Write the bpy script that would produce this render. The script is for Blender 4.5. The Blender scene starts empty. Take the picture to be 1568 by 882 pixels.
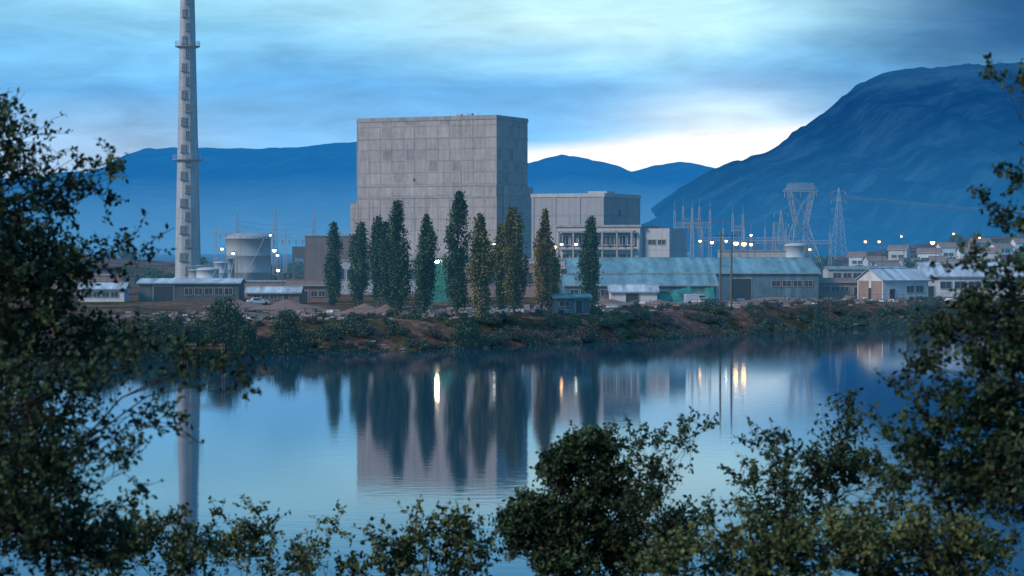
import bpy, math, random
import numpy as np
from mathutils import Vector, Matrix
random.seed(4); rng=np.random.default_rng(7)
F=3536.0; CH=14.6; HY=380.0
def SX(px,d): return (px-784)/F*d       # pixel column at depth d -> metres east
def SZ(py,d): return CH+(HY-py)/F*d     # pixel row at depth d -> metres up
scene=bpy.context.scene
col=scene.collection
# ------------------------------------------------------------------ materials
def newmat(name):
    m=bpy.data.materials.new(name); m.use_nodes=True
    nt=m.node_tree; b=nt.nodes['Principled BSDF']; return m,nt,b
def nd(nt,t,**k):
    n=nt.nodes.new(t)
    for a,v in k.items(): setattr(n,a,v)
    return n
def ramp(nt,stops):
    r=nd(nt,'ShaderNodeValToRGB'); e=r.color_ramp.elements
    while len(e)<len(stops): e.new(0.5)
    for i,(p,c) in enumerate(stops):
        e[i].position=p; e[i].color=(c[0],c[1],c[2],1)
    return r
def pmat(name,c,rough=.8,var=.35,scale=.5,streak=True,bump=.1,metal=0,c2=None):
    m,nt,b=newmat(name)
    tc=nd(nt,'ShaderNodeTexCoord'); mp=nd(nt,'ShaderNodeMapping')
    mp.inputs['Scale'].default_value=(scale,scale,scale*(.25 if streak else 1))
    nt.links.new(tc.outputs['Object'],mp.inputs[0])
    n=nd(nt,'ShaderNodeTexNoise'); n.inputs['Scale'].default_value=1; n.inputs['Detail'].default_value=8; n.inputs['Roughness'].default_value=.65
    nt.links.new(mp.outputs[0],n.inputs['Vector'])
    c2=c2 or tuple(x*(1-var) for x in c)
    hi=tuple(min(1,x*(1+var*.5)) for x in c)
    r=ramp(nt,[(.3,c2),(.5,c),(.72,hi)])
    nt.links.new(n.outputs[0],r.inputs[0]); nt.links.new(r.outputs[0],b.inputs['Base Color'])
    b.inputs['Roughness'].default_value=rough; b.inputs['Metallic'].default_value=metal
    if bump:
        bp=nd(nt,'ShaderNodeBump'); bp.inputs['Strength'].default_value=bump; bp.inputs['Distance'].default_value=.2
        nt.links.new(n.outputs[0],bp.inputs['Height']); nt.links.new(bp.outputs[0],b.inputs['Normal'])
    return m
def panelmat(name,c,pw=3.4,ph=3.0,amt=.3,patch=0,streak=1.0,jw=.07):
    m,nt,b=newmat(name)
    tc=nd(nt,'ShaderNodeTexCoord'); s=nd(nt,'ShaderNodeSeparateXYZ'); nt.links.new(tc.outputs['Object'],s.inputs[0])
    def mt(op,a,bb=None):
        x=nd(nt,'ShaderNodeMath',operation=op)
        for i,v in enumerate((a,bb)):
            if v is None: continue
            if isinstance(v,(int,float)): x.inputs[i].default_value=v
            else: nt.links.new(v,x.inputs[i])
        return x.outputs[0]
    u=mt('DIVIDE',mt('ADD',s.outputs[0],s.outputs[1]),pw); v=mt('DIVIDE',s.outputs[2],ph)
    cb=nd(nt,'ShaderNodeCombineXYZ'); nt.links.new(mt('FLOOR',u),cb.inputs[0]); nt.links.new(mt('FLOOR',v),cb.inputs[1])
    wn=nd(nt,'ShaderNodeTexWhiteNoise'); nt.links.new(cb.outputs[0],wn.inputs['Vector'])
    def ns(sc,det,r=.7):
        mp=nd(nt,'ShaderNodeMapping'); mp.inputs['Scale'].default_value=sc; nt.links.new(tc.outputs['Object'],mp.inputs[0])
        n=nd(nt,'ShaderNodeTexNoise'); n.inputs['Scale'].default_value=1; n.inputs['Detail'].default_value=det; n.inputs['Roughness'].default_value=r
        nt.links.new(mp.outputs[0],n.inputs['Vector']); return mt('SUBTRACT',n.outputs[0],.5)
    n=ns((1.3,1.3,.13),7); n2=ns((.09,.09,.09),5); n3=ns((.9,.9,.9),6)
    fu=mt('FRACT',u); fv=mt('FRACT',v)
    j=mt('MAXIMUM',mt('LESS_THAN',fu,jw),mt('LESS_THAN',fv,jw))
    f=mt('MULTIPLY',mt('SUBTRACT',wn.outputs[0],.5),amt*.6)
    f=mt('ADD',f,mt('MULTIPLY',n,amt*4.5*streak)); f=mt('ADD',f,mt('MULTIPLY',n2,amt*2.6)); f=mt('ADD',f,mt('MULTIPLY',n3,amt*2.4))
    f=mt('SUBTRACT',f,mt('MULTIPLY',j,amt*.9))
    if patch:
        q=mt('MULTIPLY',mt('GREATER_THAN',wn.outputs[0],.78),mt('GREATER_THAN',mt('ADD',fu,mt('MULTIPLY',n3,.5)),.2))
        q=mt('MULTIPLY',q,mt('GREATER_THAN',mt('ADD',fv,mt('MULTIPLY',n3,.5)),.15))
        zz=nd(nt,'ShaderNodeMapRange'); zz.inputs[1].default_value=20; zz.inputs[2].default_value=30; zz.inputs[3].default_value=.35; nt.links.new(s.outputs[2],zz.inputs[0])
        f=mt('SUBTRACT',f,mt('MULTIPLY',mt('MULTIPLY',q,zz.outputs[0]),patch))
    f=mt('MAXIMUM',mt('ADD',f,1.0),.25)
    mx=nd(nt,'ShaderNodeVectorMath',operation='SCALE'); mx.inputs[0].default_value=c; nt.links.new(f,mx.inputs['Scale'])
    nt.links.new(mx.outputs[0],b.inputs['Base Color']); b.inputs['Roughness'].default_value=.95; b.inputs['Specular IOR Level'].default_value=.2
    return m
def corrmat(name,c,var=.35,rust=None):
    m,nt,b=newmat(name)
    tc=nd(nt,'ShaderNodeTexCoord')
    mp=nd(nt,'ShaderNodeMapping'); mp.inputs['Scale'].default_value=(.5,.12,.2); nt.links.new(tc.outputs['Object'],mp.inputs[0])
    n=nd(nt,'ShaderNodeTexNoise'); n.inputs['Scale'].default_value=1; n.inputs['Detail'].default_value=9; n.inputs['Roughness'].default_value=.75
    nt.links.new(mp.outputs[0],n.inputs['Vector'])
    lo=rust or tuple(x*(1-var) for x in c)
    r=ramp(nt,[(.36,lo),(.5,c),(.66,tuple(min(1,x*1.25) for x in c))])
    nt.links.new(n.outputs[0],r.inputs[0])
    s=nd(nt,'ShaderNodeSeparateXYZ'); nt.links.new(tc.outputs['Object'],s.inputs[0])
    fl=nd(nt,'ShaderNodeMath',operation='SNAP'); fl.inputs[1].default_value=1.1; nt.links.new(s.outputs[0],fl.inputs[0])
    wn=nd(nt,'ShaderNodeTexWhiteNoise',noise_dimensions='1D'); nt.links.new(fl.outputs[0],wn.inputs['W'])
    ml=nd(nt,'ShaderNodeMath',operation='MULTIPLY_ADD'); ml.inputs[1].default_value=.38; ml.inputs[2].default_value=.78; nt.links.new(wn.outputs[0],ml.inputs[0])
    mx=nd(nt,'ShaderNodeVectorMath',operation='SCALE'); nt.links.new(r.outputs[0],mx.inputs[0]); nt.links.new(ml.outputs[0],mx.inputs['Scale'])
    nt.links.new(mx.outputs[0],b.inputs['Base Color'])
    b.inputs['Roughness'].default_value=.7; b.inputs['Specular IOR Level'].default_value=.3
    return m
def emis(name,c,s):
    m,nt,b=newmat(name); b.inputs['Base Color'].default_value=(*c,1)
    b.inputs['Emission Color'].default_value=(*c,1); b.inputs['Emission Strength'].default_value=s; return m
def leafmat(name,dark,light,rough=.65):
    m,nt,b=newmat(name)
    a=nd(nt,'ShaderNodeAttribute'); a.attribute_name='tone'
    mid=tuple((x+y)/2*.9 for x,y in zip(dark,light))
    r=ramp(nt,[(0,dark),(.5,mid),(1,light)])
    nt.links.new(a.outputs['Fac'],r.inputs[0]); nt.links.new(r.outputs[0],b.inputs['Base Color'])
    b.inputs['Roughness'].default_value=rough
    b.inputs['Specular IOR Level'].default_value=.2
    return m
M={}
M['conc']=panelmat('weathered_concrete',(.41,.355,.33),3.37,3.0,.28,patch=.28,jw=.09)
M['conc2']=panelmat('turbine_concrete',(.35,.34,.35),4.5,6,.14)
M['concL']=panelmat('pale_render',(.46,.45,.45),6,5,.11)
M['stack']=panelmat('stack_concrete',(.40,.41,.42),50,2.6,.18)
M['band']=pmat('concrete_trim',(.34,.31,.29),.9,.4,.5)
M['stackd']=pmat('stack_recess',(.17,.18,.20),.9,.3,.6)
M['dark']=pmat('dark_opening',(.03,.035,.04),.5,.3,1,bump=0)
M['steel']=pmat('galvanised_steel',(.36,.39,.43),.6,.2,1,bump=0,metal=.1)
M['steeld']=pmat('dark_steel',(.1,.11,.12),.6,.3,1,bump=0)
M['roofw']=corrmat('pale_metal_roof',(.46,.52,.56),.4)
M['roofb']=corrmat('bluegrey_metal_roof',(.17,.30,.33),.4,rust=(.12,.175,.18))
M['wallb']=corrmat('bluegrey_metal_wall',(.11,.19,.24),.35)
M['walld']=corrmat('dark_shed_wall',(.10,.11,.12),.3)
M['white']=pmat('white_render',(.64,.64,.64),.8,.3,.5)
M['tan']=pmat('tan_render',(.30,.21,.17),.9,.35,.5)
M['brick']=pmat('brick_wall',(.21,.135,.115),.9,.3,.8)
M['tile']=pmat('clay_roof',(.23,.13,.10),.9,.35,.8)
M['glass']=pmat('window_glass',(.04,.05,.07),.15,.3,.3,bump=0)
M['bark']=pmat('bark',(.04,.034,.03),.95,.4,6,bump=.3)
M['barkp']=pmat('poplar_bark',(.10,.09,.08),.95,.4,3)
M['wood']=pmat('pole_wood',(.16,.13,.11),.9,.3,2)
M['green']=pmat('green_tarpaulin',(.02,.20,.165),.7,.5,.7,streak=False)
M['rubber']=pmat('rubber',(.02,.02,.02),.8,.1,2,bump=0)
M['lamp']=emis('sodium_lamp',(1,.52,.17),14)
M['lampw']=emis('mercury_lamp',(.85,1,.80),7)
M['flood']=emis('flood_lamp',(1,.86,.55),120)
M['leafD']=leafmat('leaf_dark_green',(.010,.024,.012),(.085,.135,.055))
M['leafO']=leafmat('leaf_olive',(.022,.042,.016),(.20,.23,.08))
M['leafY']=leafmat('leaf_autumn',(.08,.055,.016),(.38,.27,.09))
M['leafP']=leafmat('poplar_green',(.012,.032,.018),(.085,.155,.075))
M['leafPO']=leafmat('poplar_olive',(.045,.05,.016),(.30,.255,.085))
M['leafS']=leafmat('bank_scrub',(.014,.030,.014),(.10,.13,.06))
M['leafR']=leafmat('bank_bramble',(.03,.024,.016),(.17,.105,.065))
# ------------------------------------------------------------------ mesh helpers
def link(o,parent=None):
    col.objects.link(o)
    if parent: o.parent=parent
    return o
def empty(name,loc=(0,0,0),rz=0):
    e=bpy.data.objects.new(name,None); e.empty_display_size=1; e.location=loc; e.rotation_euler=(0,0,rz); col.objects.link(e); return e
def npmesh(name,V,Fc,mat,parent=None,tone=None,smooth=False,loc=None):
    V=np.asarray(V,dtype=np.float32); Fc=np.asarray(Fc,dtype=np.int32)
    me=bpy.data.meshes.new(name); k=Fc.shape[1]
    me.vertices.add(len(V)); me.vertices.foreach_set('co',V.ravel())
    me.loops.add(Fc.size); me.loops.foreach_set('vertex_index',Fc.ravel())
    me.polygons.add(len(Fc)); me.polygons.foreach_set('loop_start',np.arange(0,Fc.size,k,dtype=np.int32))
    me.polygons.foreach_set('use_smooth',np.full(len(Fc),smooth,dtype=bool))
    me.update(calc_edges=True)
    if tone is not None:
        a=me.attributes.new('tone','FLOAT','POINT'); a.data.foreach_set('value',np.asarray(tone,dtype=np.float32))
    me.materials.append(mat); o=bpy.data.objects.new(name,me)
    if loc is not None: o.location=loc
    return link(o,parent)
BOXF=np.array([[0,3,2,1],[4,5,6,7],[0,1,5,4],[1,2,6,5],[2,3,7,6],[3,0,4,7]])
def boxes(parent,name,lst,mat,bevel=0):
    """lst of (x0,x1,y0,y1,z0,z1)"""
    V=[];Fc=[]
    for i,(x0,x1,y0,y1,z0,z1) in enumerate(lst):
        V+=[(x0,y0,z0),(x1,y0,z0),(x1,y1,z0),(x0,y1,z0),(x0,y0,z1),(x1,y0,z1),(x1,y1,z1),(x0,y1,z1)]
        Fc.append(BOXF+8*i)
    o=npmesh(name,V,np.vstack(Fc),mat,parent)
    if bevel:
        m=o.modifiers.new('b','BEVEL'); m.width=bevel; m.segments=2
    return o
class Tubes:
    def __init__(s,n=5): s.V=[];s.F=[];s.c=0;s.n=n
    def add(s,P,R):
        P=np.asarray(P,float); k=len(P); n=s.n
        if np.isscalar(R): R=[R]*k
        T=np.gradient(P,axis=0); T/=np.linalg.norm(T,axis=1)[:,None]+1e-9
        ref=np.array([0,0,1.]) if abs(T[0][2])<.9 else np.array([1.,0,0])
        A=np.cross(T,ref); A/=np.linalg.norm(A,axis=1)[:,None]+1e-9; B=np.cross(T,A)
        an=np.arange(n)/n*2*np.pi
        ring=P[:,None,:]+np.asarray(R)[:,None,None]*(np.cos(an)[None,:,None]*A[:,None,:]+np.sin(an)[None,:,None]*B[:,None,:])
        s.V.append(ring.reshape(-1,3))
        i=np.arange(k-1)[:,None]*n; j=np.arange(n)[None,:]; j2=(j+1)%n
        f=np.stack([i+j,i+j2,i+n+j2,i+n+j],-1).reshape(-1,4)+s.c
        s.F.append(f); s.c+=k*n
    def obj(s,name,mat,parent=None):
        return npmesh(name,np.vstack(s.V),np.vstack(s.F),mat,parent,smooth=True)
def lathe(parent,name,prof,mat,n=32,smooth=True):
    V=[];Fc=[]
    for r,z in prof:
        for k in range(n):
            a=2*math.pi*k/n; V.append((r*math.cos(a),r*math.sin(a),z))
    for i in range(len(prof)-1):
        for k in range(n):
            Fc.append((i*n+k,i*n+(k+1)%n,(i+1)*n+(k+1)%n,(i+1)*n+k))
    return npmesh(name,V,Fc,mat,parent,smooth=smooth)
def unit(n):
    v=rng.normal(size=(n,3)); return v/np.linalg.norm(v,axis=1)[:,None]
def leaves(name,P,size,tone,mat,parent,droop=.5,aspect=.45):
    n=len(P); d=unit(n); d[:,2]-=droop*rng.random(n); d/=np.linalg.norm(d,axis=1)[:,None]
    w=np.cross(d,unit(n)); w/=np.linalg.norm(w,axis=1)[:,None]+1e-9
    s=(size*(.6+.8*rng.random(n)))[:,None] if np.isscalar(size) else size[:,None]
    V=np.stack([P,P+d*s*.5+w*s*aspect,P+d*s,P+d*s*.5-w*s*aspect],1).reshape(-1,3)
    Fc=np.arange(4*n).reshape(n,4)
    return npmesh(name,V,Fc,mat,parent,tone=np.repeat(tone,4))
def vnoise(x,y,seed=0):
    xi=np.floor(x).astype(int); yi=np.floor(y).astype(int); xf=x-xi; yf=y-yi
    u=xf*xf*(3-2*xf); v=yf*yf*(3-2*yf)
    def h(a,b):
        t=np.sin(a*127.1+b*311.7+seed*74.7)*43758.5453; return t-np.floor(t)
    return (h(xi,yi)*(1-u)+h(xi+1,yi)*u)*(1-v)+(h(xi,yi+1)*(1-u)+h(xi+1,yi+1)*u)*v
def fbm(x,y,o=5,seed=0,rid=False):
    t=0;a=.5
    for i in range(o):
        q=vnoise(x*2**i,y*2**i,seed+i)
        if rid: q=1-np.abs(2*q-1)
        t=t+a*q; a*=.5
    return t
# ------------------------------------------------------------------ terrain
def sstep(t): t=np.clip(t,0,1); return t*t*(3-2*t)
def shore_far(x):
    return np.interp(x,[-400,-150,-70,-40,-8,34,75,200,900],[250,285,303,313,333,382,430,520,700])+5*(fbm(x*.06,x*0,4,3)-.5)+1.6*(fbm(x*.4,x*0,3,9)-.5)
def shore_near(x): return 90+8*(fbm(x*.05,x*0,3,5)-.5)
def ground(x,y):
    x=np.asarray(x,float); y=np.asarray(y,float)
    sf=shore_far(x); sn=shore_near(x)
    near=12.9*(1-y/sn); near=np.where(y<0,12.9-.04*y,near)
    near=near+ (.5*(fbm(x*.3,y*.3,3,2)-.5))
    near=np.maximum(near,-2)
    bank=-2+6.0*sstep((y-sf+5)/(22))+ .9*(fbm(x*.22,y*.22,4,8)-.5)*sstep((y-sf+2)/10)*(1-.75*sstep((y-sf-22)/25))
    hill=16*np.exp(-((x-215)/95)**2-((y-930)/110)**2)*(.8+.4*fbm(x*.02,y*.02,4,1))
    hill+=7.5*np.exp(-((x+150)/60)**2-((y-800)/60)**2)
    hill+=7*sstep((y-1000)/3000)
    far=bank+hill
    return np.where(y<(sn+sf)*.5,near,far)
def gz(x,y): return float(ground(np.array([x]),np.array([y]))[0])
xs=np.concatenate([-np.geomspace(9000,130,40),np.arange(-128,129,1.6),np.geomspace(130,9000,40)])
ys=np.concatenate([-np.geomspace(600,10,10),np.arange(-8,104,2.5),np.arange(110,270,20),np.arange(275,520,1.5),np.arange(524,1100,9),np.geomspace(1110,14000,30)])
X,Y=np.meshgrid(xs,ys); Z=ground(X,Y)
V=np.stack([X,Y,Z],-1).reshape(-1,3); nx=len(xs); ny=len(ys)
i=(np.arange(ny-1)[:,None]*nx+np.arange(nx-1)[None,:]).ravel()
m,nt,b=newmat('earth_and_grass')
geo=nd(nt,'ShaderNodeNewGeometry')
def gnoise(s,d=8,r=.65):
    n=nd(nt,'ShaderNodeTexNoise'); n.inputs['Scale'].default_value=s; n.inputs['Detail'].default_value=d; n.inputs['Roughness'].default_value=r
    nt.links.new(geo.outputs['Position'],n.inputs['Vector']); return n
n1=gnoise(.09); n2=gnoise(.7)
earth=ramp(nt,[(.3,(.07,.042,.032)),(.5,(.17,.10,.078)),(.7,(.31,.205,.16))]); nt.links.new(n2.outputs[0],earth.inputs[0])
grass=ramp(nt,[(.3,(.025,.033,.018)),(.7,(.085,.085,.042))]); nt.links.new(n2.outputs[0],grass.inputs[0])
mk=ramp(nt,[(.47,(0,0,0)),(.58,(1,1,1))]); nt.links.new(n1.outputs[0],mk.inputs[0])
mix=nd(nt,'ShaderNodeMix',data_type='RGBA'); nt.links.new(mk.outputs[0],mix.inputs[0]); nt.links.new(earth.outputs[0],mix.inputs[6]); nt.links.new(grass.outputs[0],mix.inputs[7])
s=nd(nt,'ShaderNodeSeparateXYZ'); nt.links.new(geo.outputs['Position'],s.inputs[0])
lt=nd(nt,'ShaderNodeMath',operation='LESS_THAN'); lt.inputs[1].default_value=150; nt.links.new(s.outputs[1],lt.inputs[0])
mix2=nd(nt,'ShaderNodeMix',data_type='RGBA'); nt.links.new(lt.outputs[0],mix2.inputs[0]); nt.links.new(mix.outputs[2],mix2.inputs[6]); nt.links.new(grass.outputs[0],mix2.inputs[7])
nt.links.new(mix2.outputs[2],b.inputs['Base Color']); b.inputs['Roughness'].default_value=1; b.inputs['Specular IOR Level'].default_value=.1
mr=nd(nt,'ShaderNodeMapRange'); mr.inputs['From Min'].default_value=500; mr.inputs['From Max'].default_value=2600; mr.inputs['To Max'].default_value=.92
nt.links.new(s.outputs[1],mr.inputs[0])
em=nd(nt,'ShaderNodeEmission'); em.inputs[0].default_value=(.05,.23,.52,1)  # far ground glows blue: distance haze put into the surface as emission
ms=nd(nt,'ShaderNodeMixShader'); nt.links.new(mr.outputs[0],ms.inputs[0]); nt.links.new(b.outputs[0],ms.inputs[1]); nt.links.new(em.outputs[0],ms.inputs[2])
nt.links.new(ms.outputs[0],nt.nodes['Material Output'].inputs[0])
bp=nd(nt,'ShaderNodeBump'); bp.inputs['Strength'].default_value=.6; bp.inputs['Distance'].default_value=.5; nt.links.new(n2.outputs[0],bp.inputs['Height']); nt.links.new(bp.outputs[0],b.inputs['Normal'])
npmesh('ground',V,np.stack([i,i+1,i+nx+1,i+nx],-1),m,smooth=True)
# water
m,nt,b=newmat('river_water'); b.inputs['Base Color'].default_value=(.006,.065,.115,1); b.inputs['Roughness'].default_value=.045; b.inputs['IOR'].default_value=1.40
geo=nd(nt,'ShaderNodeNewGeometry'); mp=nd(nt,'ShaderNodeMapping'); mp.inputs['Scale'].default_value=(.35,.6,1); nt.links.new(geo.outputs['Position'],mp.inputs[0])
n=nd(nt,'ShaderNodeTexNoise'); n.inputs['Scale'].default_value=1.6; n.inputs['Detail'].default_value=3; nt.links.new(mp.outputs[0],n.inputs['Vector'])
bp=nd(nt,'ShaderNodeBump'); bp.inputs['Strength'].default_value=.022; bp.inputs['Distance'].default_value=.25; nt.links.new(n.outputs[0],bp.inputs['Height']); nt.links.new(bp.outputs[0],b.inputs['Normal'])
npmesh('river_water',[(-9000,20,0),(9000,20,0),(9000,1000,0),(-9000,1000,0)],[[0,1,2,3]],m)
# ------------------------------------------------------------------ mountains
def mountain(name,dist,foot,pts,haze_lo,haze_hi,ztop,amp,seed,cloud=None,hf=.85,hl=.55):
    px=np.array([p[0] for p in pts]); py=np.array([p[1] for p in pts])
    x=np.linspace(SX(px[0],dist),SX(px[-1],dist),520); t=np.linspace(0,1.5,130)
    rz=np.interp(x,SX(px,dist),SZ(py,dist))
    rz=rz+(fbm(x/dist*260,x*0,4,seed+8)-.5)*ztop*.028
    X,T=np.meshgrid(x,t); Yv=foot+(dist-foot)*T
    prof=np.where(T<=1,.22*T+.78*T**2.1,1-(T-1)*1.4)
    R=np.tile(rz,(len(t),1))
    rid=fbm(X/dist*30+T*1.2,T*3.2,6,seed,True)-.62
    Zv=8+(R-8)*prof+rid*amp*np.sin(np.pi*np.clip(T,0,1))**.7 + (fbm(X/dist*180,T*20,3,seed+3)-.5)*amp*.14*np.clip(T*3,0,1)*np.clip((1.02-T)*6,0,1)
    V=np.stack([X,Yv,Zv],-1).reshape(-1,3); nx=len(x); ny=len(t)
    i=(np.arange(ny-1)[:,None]*nx+np.arange(nx-1)[None,:]).ravel()
    m,nt,b=newmat(name+'_slopes')
    geo=nd(nt,'ShaderNodeNewGeometry'); s=nd(nt,'ShaderNodeSeparateXYZ'); nt.links.new(geo.outputs['Position'],s.inputs[0])
    n=nd(nt,'ShaderNodeTexNoise'); n.inputs['Scale'].default_value=.007; n.inputs['Detail'].default_value=14; n.inputs['Roughness'].default_value=.75; nt.links.new(geo.outputs['Position'],n.inputs['Vector'])
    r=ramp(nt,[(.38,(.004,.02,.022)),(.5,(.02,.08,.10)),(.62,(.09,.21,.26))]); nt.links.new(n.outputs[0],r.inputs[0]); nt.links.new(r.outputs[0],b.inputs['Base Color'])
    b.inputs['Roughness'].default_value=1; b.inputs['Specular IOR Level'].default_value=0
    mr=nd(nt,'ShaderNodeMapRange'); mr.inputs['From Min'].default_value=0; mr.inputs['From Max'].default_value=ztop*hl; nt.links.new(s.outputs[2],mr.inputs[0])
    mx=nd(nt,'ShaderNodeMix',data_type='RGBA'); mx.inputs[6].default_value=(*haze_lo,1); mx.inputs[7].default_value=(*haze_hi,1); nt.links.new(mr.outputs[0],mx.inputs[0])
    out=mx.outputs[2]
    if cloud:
        m3=nd(nt,'ShaderNodeMapRange',interpolation_type='SMOOTHSTEP'); m3.inputs['From Min'].default_value=ztop*.86; m3.inputs['From Max'].default_value=ztop*1.04; m3.inputs['To Max'].default_value=.7  # cloud veil tinted into the upper slope emission, no cloud object
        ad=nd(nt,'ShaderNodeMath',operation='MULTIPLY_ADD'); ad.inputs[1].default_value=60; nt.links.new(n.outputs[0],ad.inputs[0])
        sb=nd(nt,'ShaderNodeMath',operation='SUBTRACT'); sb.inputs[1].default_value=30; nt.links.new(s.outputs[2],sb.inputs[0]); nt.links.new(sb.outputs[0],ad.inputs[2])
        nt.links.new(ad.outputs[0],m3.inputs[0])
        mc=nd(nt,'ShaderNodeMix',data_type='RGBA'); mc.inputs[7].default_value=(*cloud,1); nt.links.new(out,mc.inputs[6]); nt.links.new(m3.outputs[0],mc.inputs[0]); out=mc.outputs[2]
    em=nd(nt,'ShaderNodeEmission'); nt.links.new(out,em.inputs[0])  # haze put into the slopes as blue emission, paler toward the foot
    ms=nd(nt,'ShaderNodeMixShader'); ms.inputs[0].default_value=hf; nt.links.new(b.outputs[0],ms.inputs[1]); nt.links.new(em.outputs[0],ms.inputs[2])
    nt.links.new(ms.outputs[0],nt.nodes['Material Output'].inputs[0])
    npmesh(name,V,np.stack([i,i+1,i+nx+1,i+nx],-1),m,smooth=True)
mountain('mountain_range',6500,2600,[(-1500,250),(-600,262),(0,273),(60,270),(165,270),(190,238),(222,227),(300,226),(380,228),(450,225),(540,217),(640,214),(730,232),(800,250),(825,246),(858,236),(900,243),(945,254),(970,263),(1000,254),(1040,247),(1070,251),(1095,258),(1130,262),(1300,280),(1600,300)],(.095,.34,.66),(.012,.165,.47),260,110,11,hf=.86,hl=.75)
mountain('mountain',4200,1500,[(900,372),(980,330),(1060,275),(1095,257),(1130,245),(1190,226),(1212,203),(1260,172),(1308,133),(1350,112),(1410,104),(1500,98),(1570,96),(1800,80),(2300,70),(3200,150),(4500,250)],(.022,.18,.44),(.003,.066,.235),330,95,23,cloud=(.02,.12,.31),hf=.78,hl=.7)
# ------------------------------------------------------------------ foliage
def poplar(px,pt,D,wpx,mat):
    x=SX(px,D); zb=gz(x,D); zt=SZ(pt,D); H=zt-zb; R=wpx*D/F*.5
    e=empty('poplar_tree',(x,D,zb)); tb=Tubes(6)
    lean=rng.normal(0,.3,2)
    tr=[(lean[0]*t*t,lean[1]*t*t,H*.95*t-.3) for t in np.linspace(0,1,8)]
    tb.add(tr,np.linspace(.28,.03,8))
    ncl=int(64+14*R); P=[];T=[]
    ph=rng.random(4)*6; low=rng.uniform(.07,.13)
    for k in range(ncl):
        t=low+(.95-low)*rng.random()
        a=rng.random()*2*math.pi
        uu=(t-low)/(1-low)
        prof=R*(.30+.70*math.sin(math.pi*min(1,uu*.92+.08)**.9)**.75)*(1 if uu<.6 else 1-((uu-.6)/.42)**2*.75)
        prof*=1+.22*math.sin(t*15+ph[0]+a)+.15*math.sin(t*33+ph[1]-2*a)
        rr=prof*(.25+.62*rng.random())
        c=np.array([lean[0]*t*t+rr*math.cos(a),lean[1]*t*t+rr*math.sin(a),H*t])
        z0=max(.05*H,c[2]-H*.12-rr*1.5)
        tb.add([(lean[0]*t*t,lean[1]*t*t,z0),(c[0]*.6,c[1]*.6,z0*.45+c[2]*.55),tuple(c)],[.07,.045,.015])
        n=int(70+60*rng.random()); sp=.13+.17*min(1,prof/1.6)
        u=rng.normal(size=(n,3)); q=u*np.array([sp,sp,.85])
        q[:,:2]*=(1-.45*np.clip(q[:,2:3]/1.2,-1,1))
        q=q+c; q[:,2]=np.where(q[:,2]>H,H-rng.random(n)*1.4,q[:,2])
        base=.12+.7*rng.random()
        P.append(q); T.append(np.clip(base+.3*(rr/(prof+.01)-.5)+rng.normal(0,.12,n),0,1))  # inner leaves toned darker: crown shade put into the leaf colour
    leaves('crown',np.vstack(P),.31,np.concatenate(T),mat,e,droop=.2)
    tb.obj('trunk',M['barkp'],e)
for a in [(511,341,425,27,'leafP'),(549,340,420,36,'leafP'),(580,331,400,34,'leafP'),(595,340,380,26,'leafP'),(613,307,366,38,'leafP'),(650,329,363,38,'leafP'),(699,293,356,42,'leafP'),(737,327,350,38,'leafPO'),(769,344,372,24,'leafPO'),(787,317,365,42,'leafPO'),(829,320,372,28,'leafY'),(846,372,376,24,'leafY'),(902,331,392,38,'leafP')]:
    poplar(a[0],a[1],a[2],a[3],M[a[4]])
def bush_mass(parent,name,items,mat,leaf=.3,dens=1.0):
    """items: (x,y,zbase,rx,rz)"""
    P=[];T=[];tb=Tubes(4)
    for (x,y,zb,rx,rz) in items:
        nc=max(4,int(9*dens*(rx*rz)**.8))
        for k in range(nc):
            u=unit(1)[0]; u[2]=abs(u[2]); r=.45+.5*rng.random()
            c=np.array([x+u[0]*rx*r,y+u[1]*rx*r,zb+rz*(.05+.85*u[2]*r)])
            tb.add([(x,y,zb-.2),((x+c[0])/2,(y+c[1])/2,(zb+c[2])/2+.1),tuple(c)],[.05,.035,.01])
            n=int(40+34*rng.random()); q=c+rng.normal(size=(n,3))*np.array([.24,.24,.2])*max(.55,min(rx,rz)**.7)
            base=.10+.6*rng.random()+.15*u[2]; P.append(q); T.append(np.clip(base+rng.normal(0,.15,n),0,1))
    P=np.vstack(P)
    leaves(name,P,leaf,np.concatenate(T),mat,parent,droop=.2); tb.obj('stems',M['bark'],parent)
for px,pt,D,w in [(345,440,320,90),(438,460,320,70),(378,480,318,50),(712,477,338,48),(1252,458,402,28),(878,478,362,26),(940,472,372,36),(980,472,378,42),(500,495,330,40),(300,470,312,60),(250,470,310,120),(150,470,305,120)]:
    x=SX(px,D); zb=gz(x,D)-.2; zt=SZ(pt,D); w2=w/2*D/F
    e=empty('bank_shrub',(0,0,0)); it=[(x,D,zb,w2*.7,zt-zb)]
    for k in range(3): it.append((x+rng.uniform(-.55,.55)*w2,D+rng.uniform(-1,1),zb,w2*.55,(zt-zb)*rng.uniform(.45,.85)))
    bush_mass(e,'foliage',it,M['leafD'],.30,1.3)
it=[];it2=[]
for k in range(680):
    x=rng.uniform(-75,125); sf=float(shore_far(np.array([x]))[0]); d=abs(rng.normal(0,1))*7+ .4
    y=sf+d; h=rng.uniform(.4,1.5)*(1.4 if rng.random()<.2 else .85); (it if rng.random()<.65 else it2).append((x,y,gz(x,y)-.1,h*rng.uniform(.8,1.7),h*(1 if rng.random()<.7 else .6)))
for k in range(150):
    x=rng.uniform(-75,125); sf=float(shore_far(np.array([x]))[0]); y=sf+rng.uniform(15,34); h=rng.uniform(.4,1.1); (it if k%2 else it2).append((x,y,gz(x,y)-.1,h*1.2,h))
bush_mass(empty('bank_scrub'),'foliage',it,M['leafS'],.27,.7)
bush_mass(empty('bank_bramble'),'foliage',it2,M['leafR'],.25,.6)
it=[]
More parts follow.
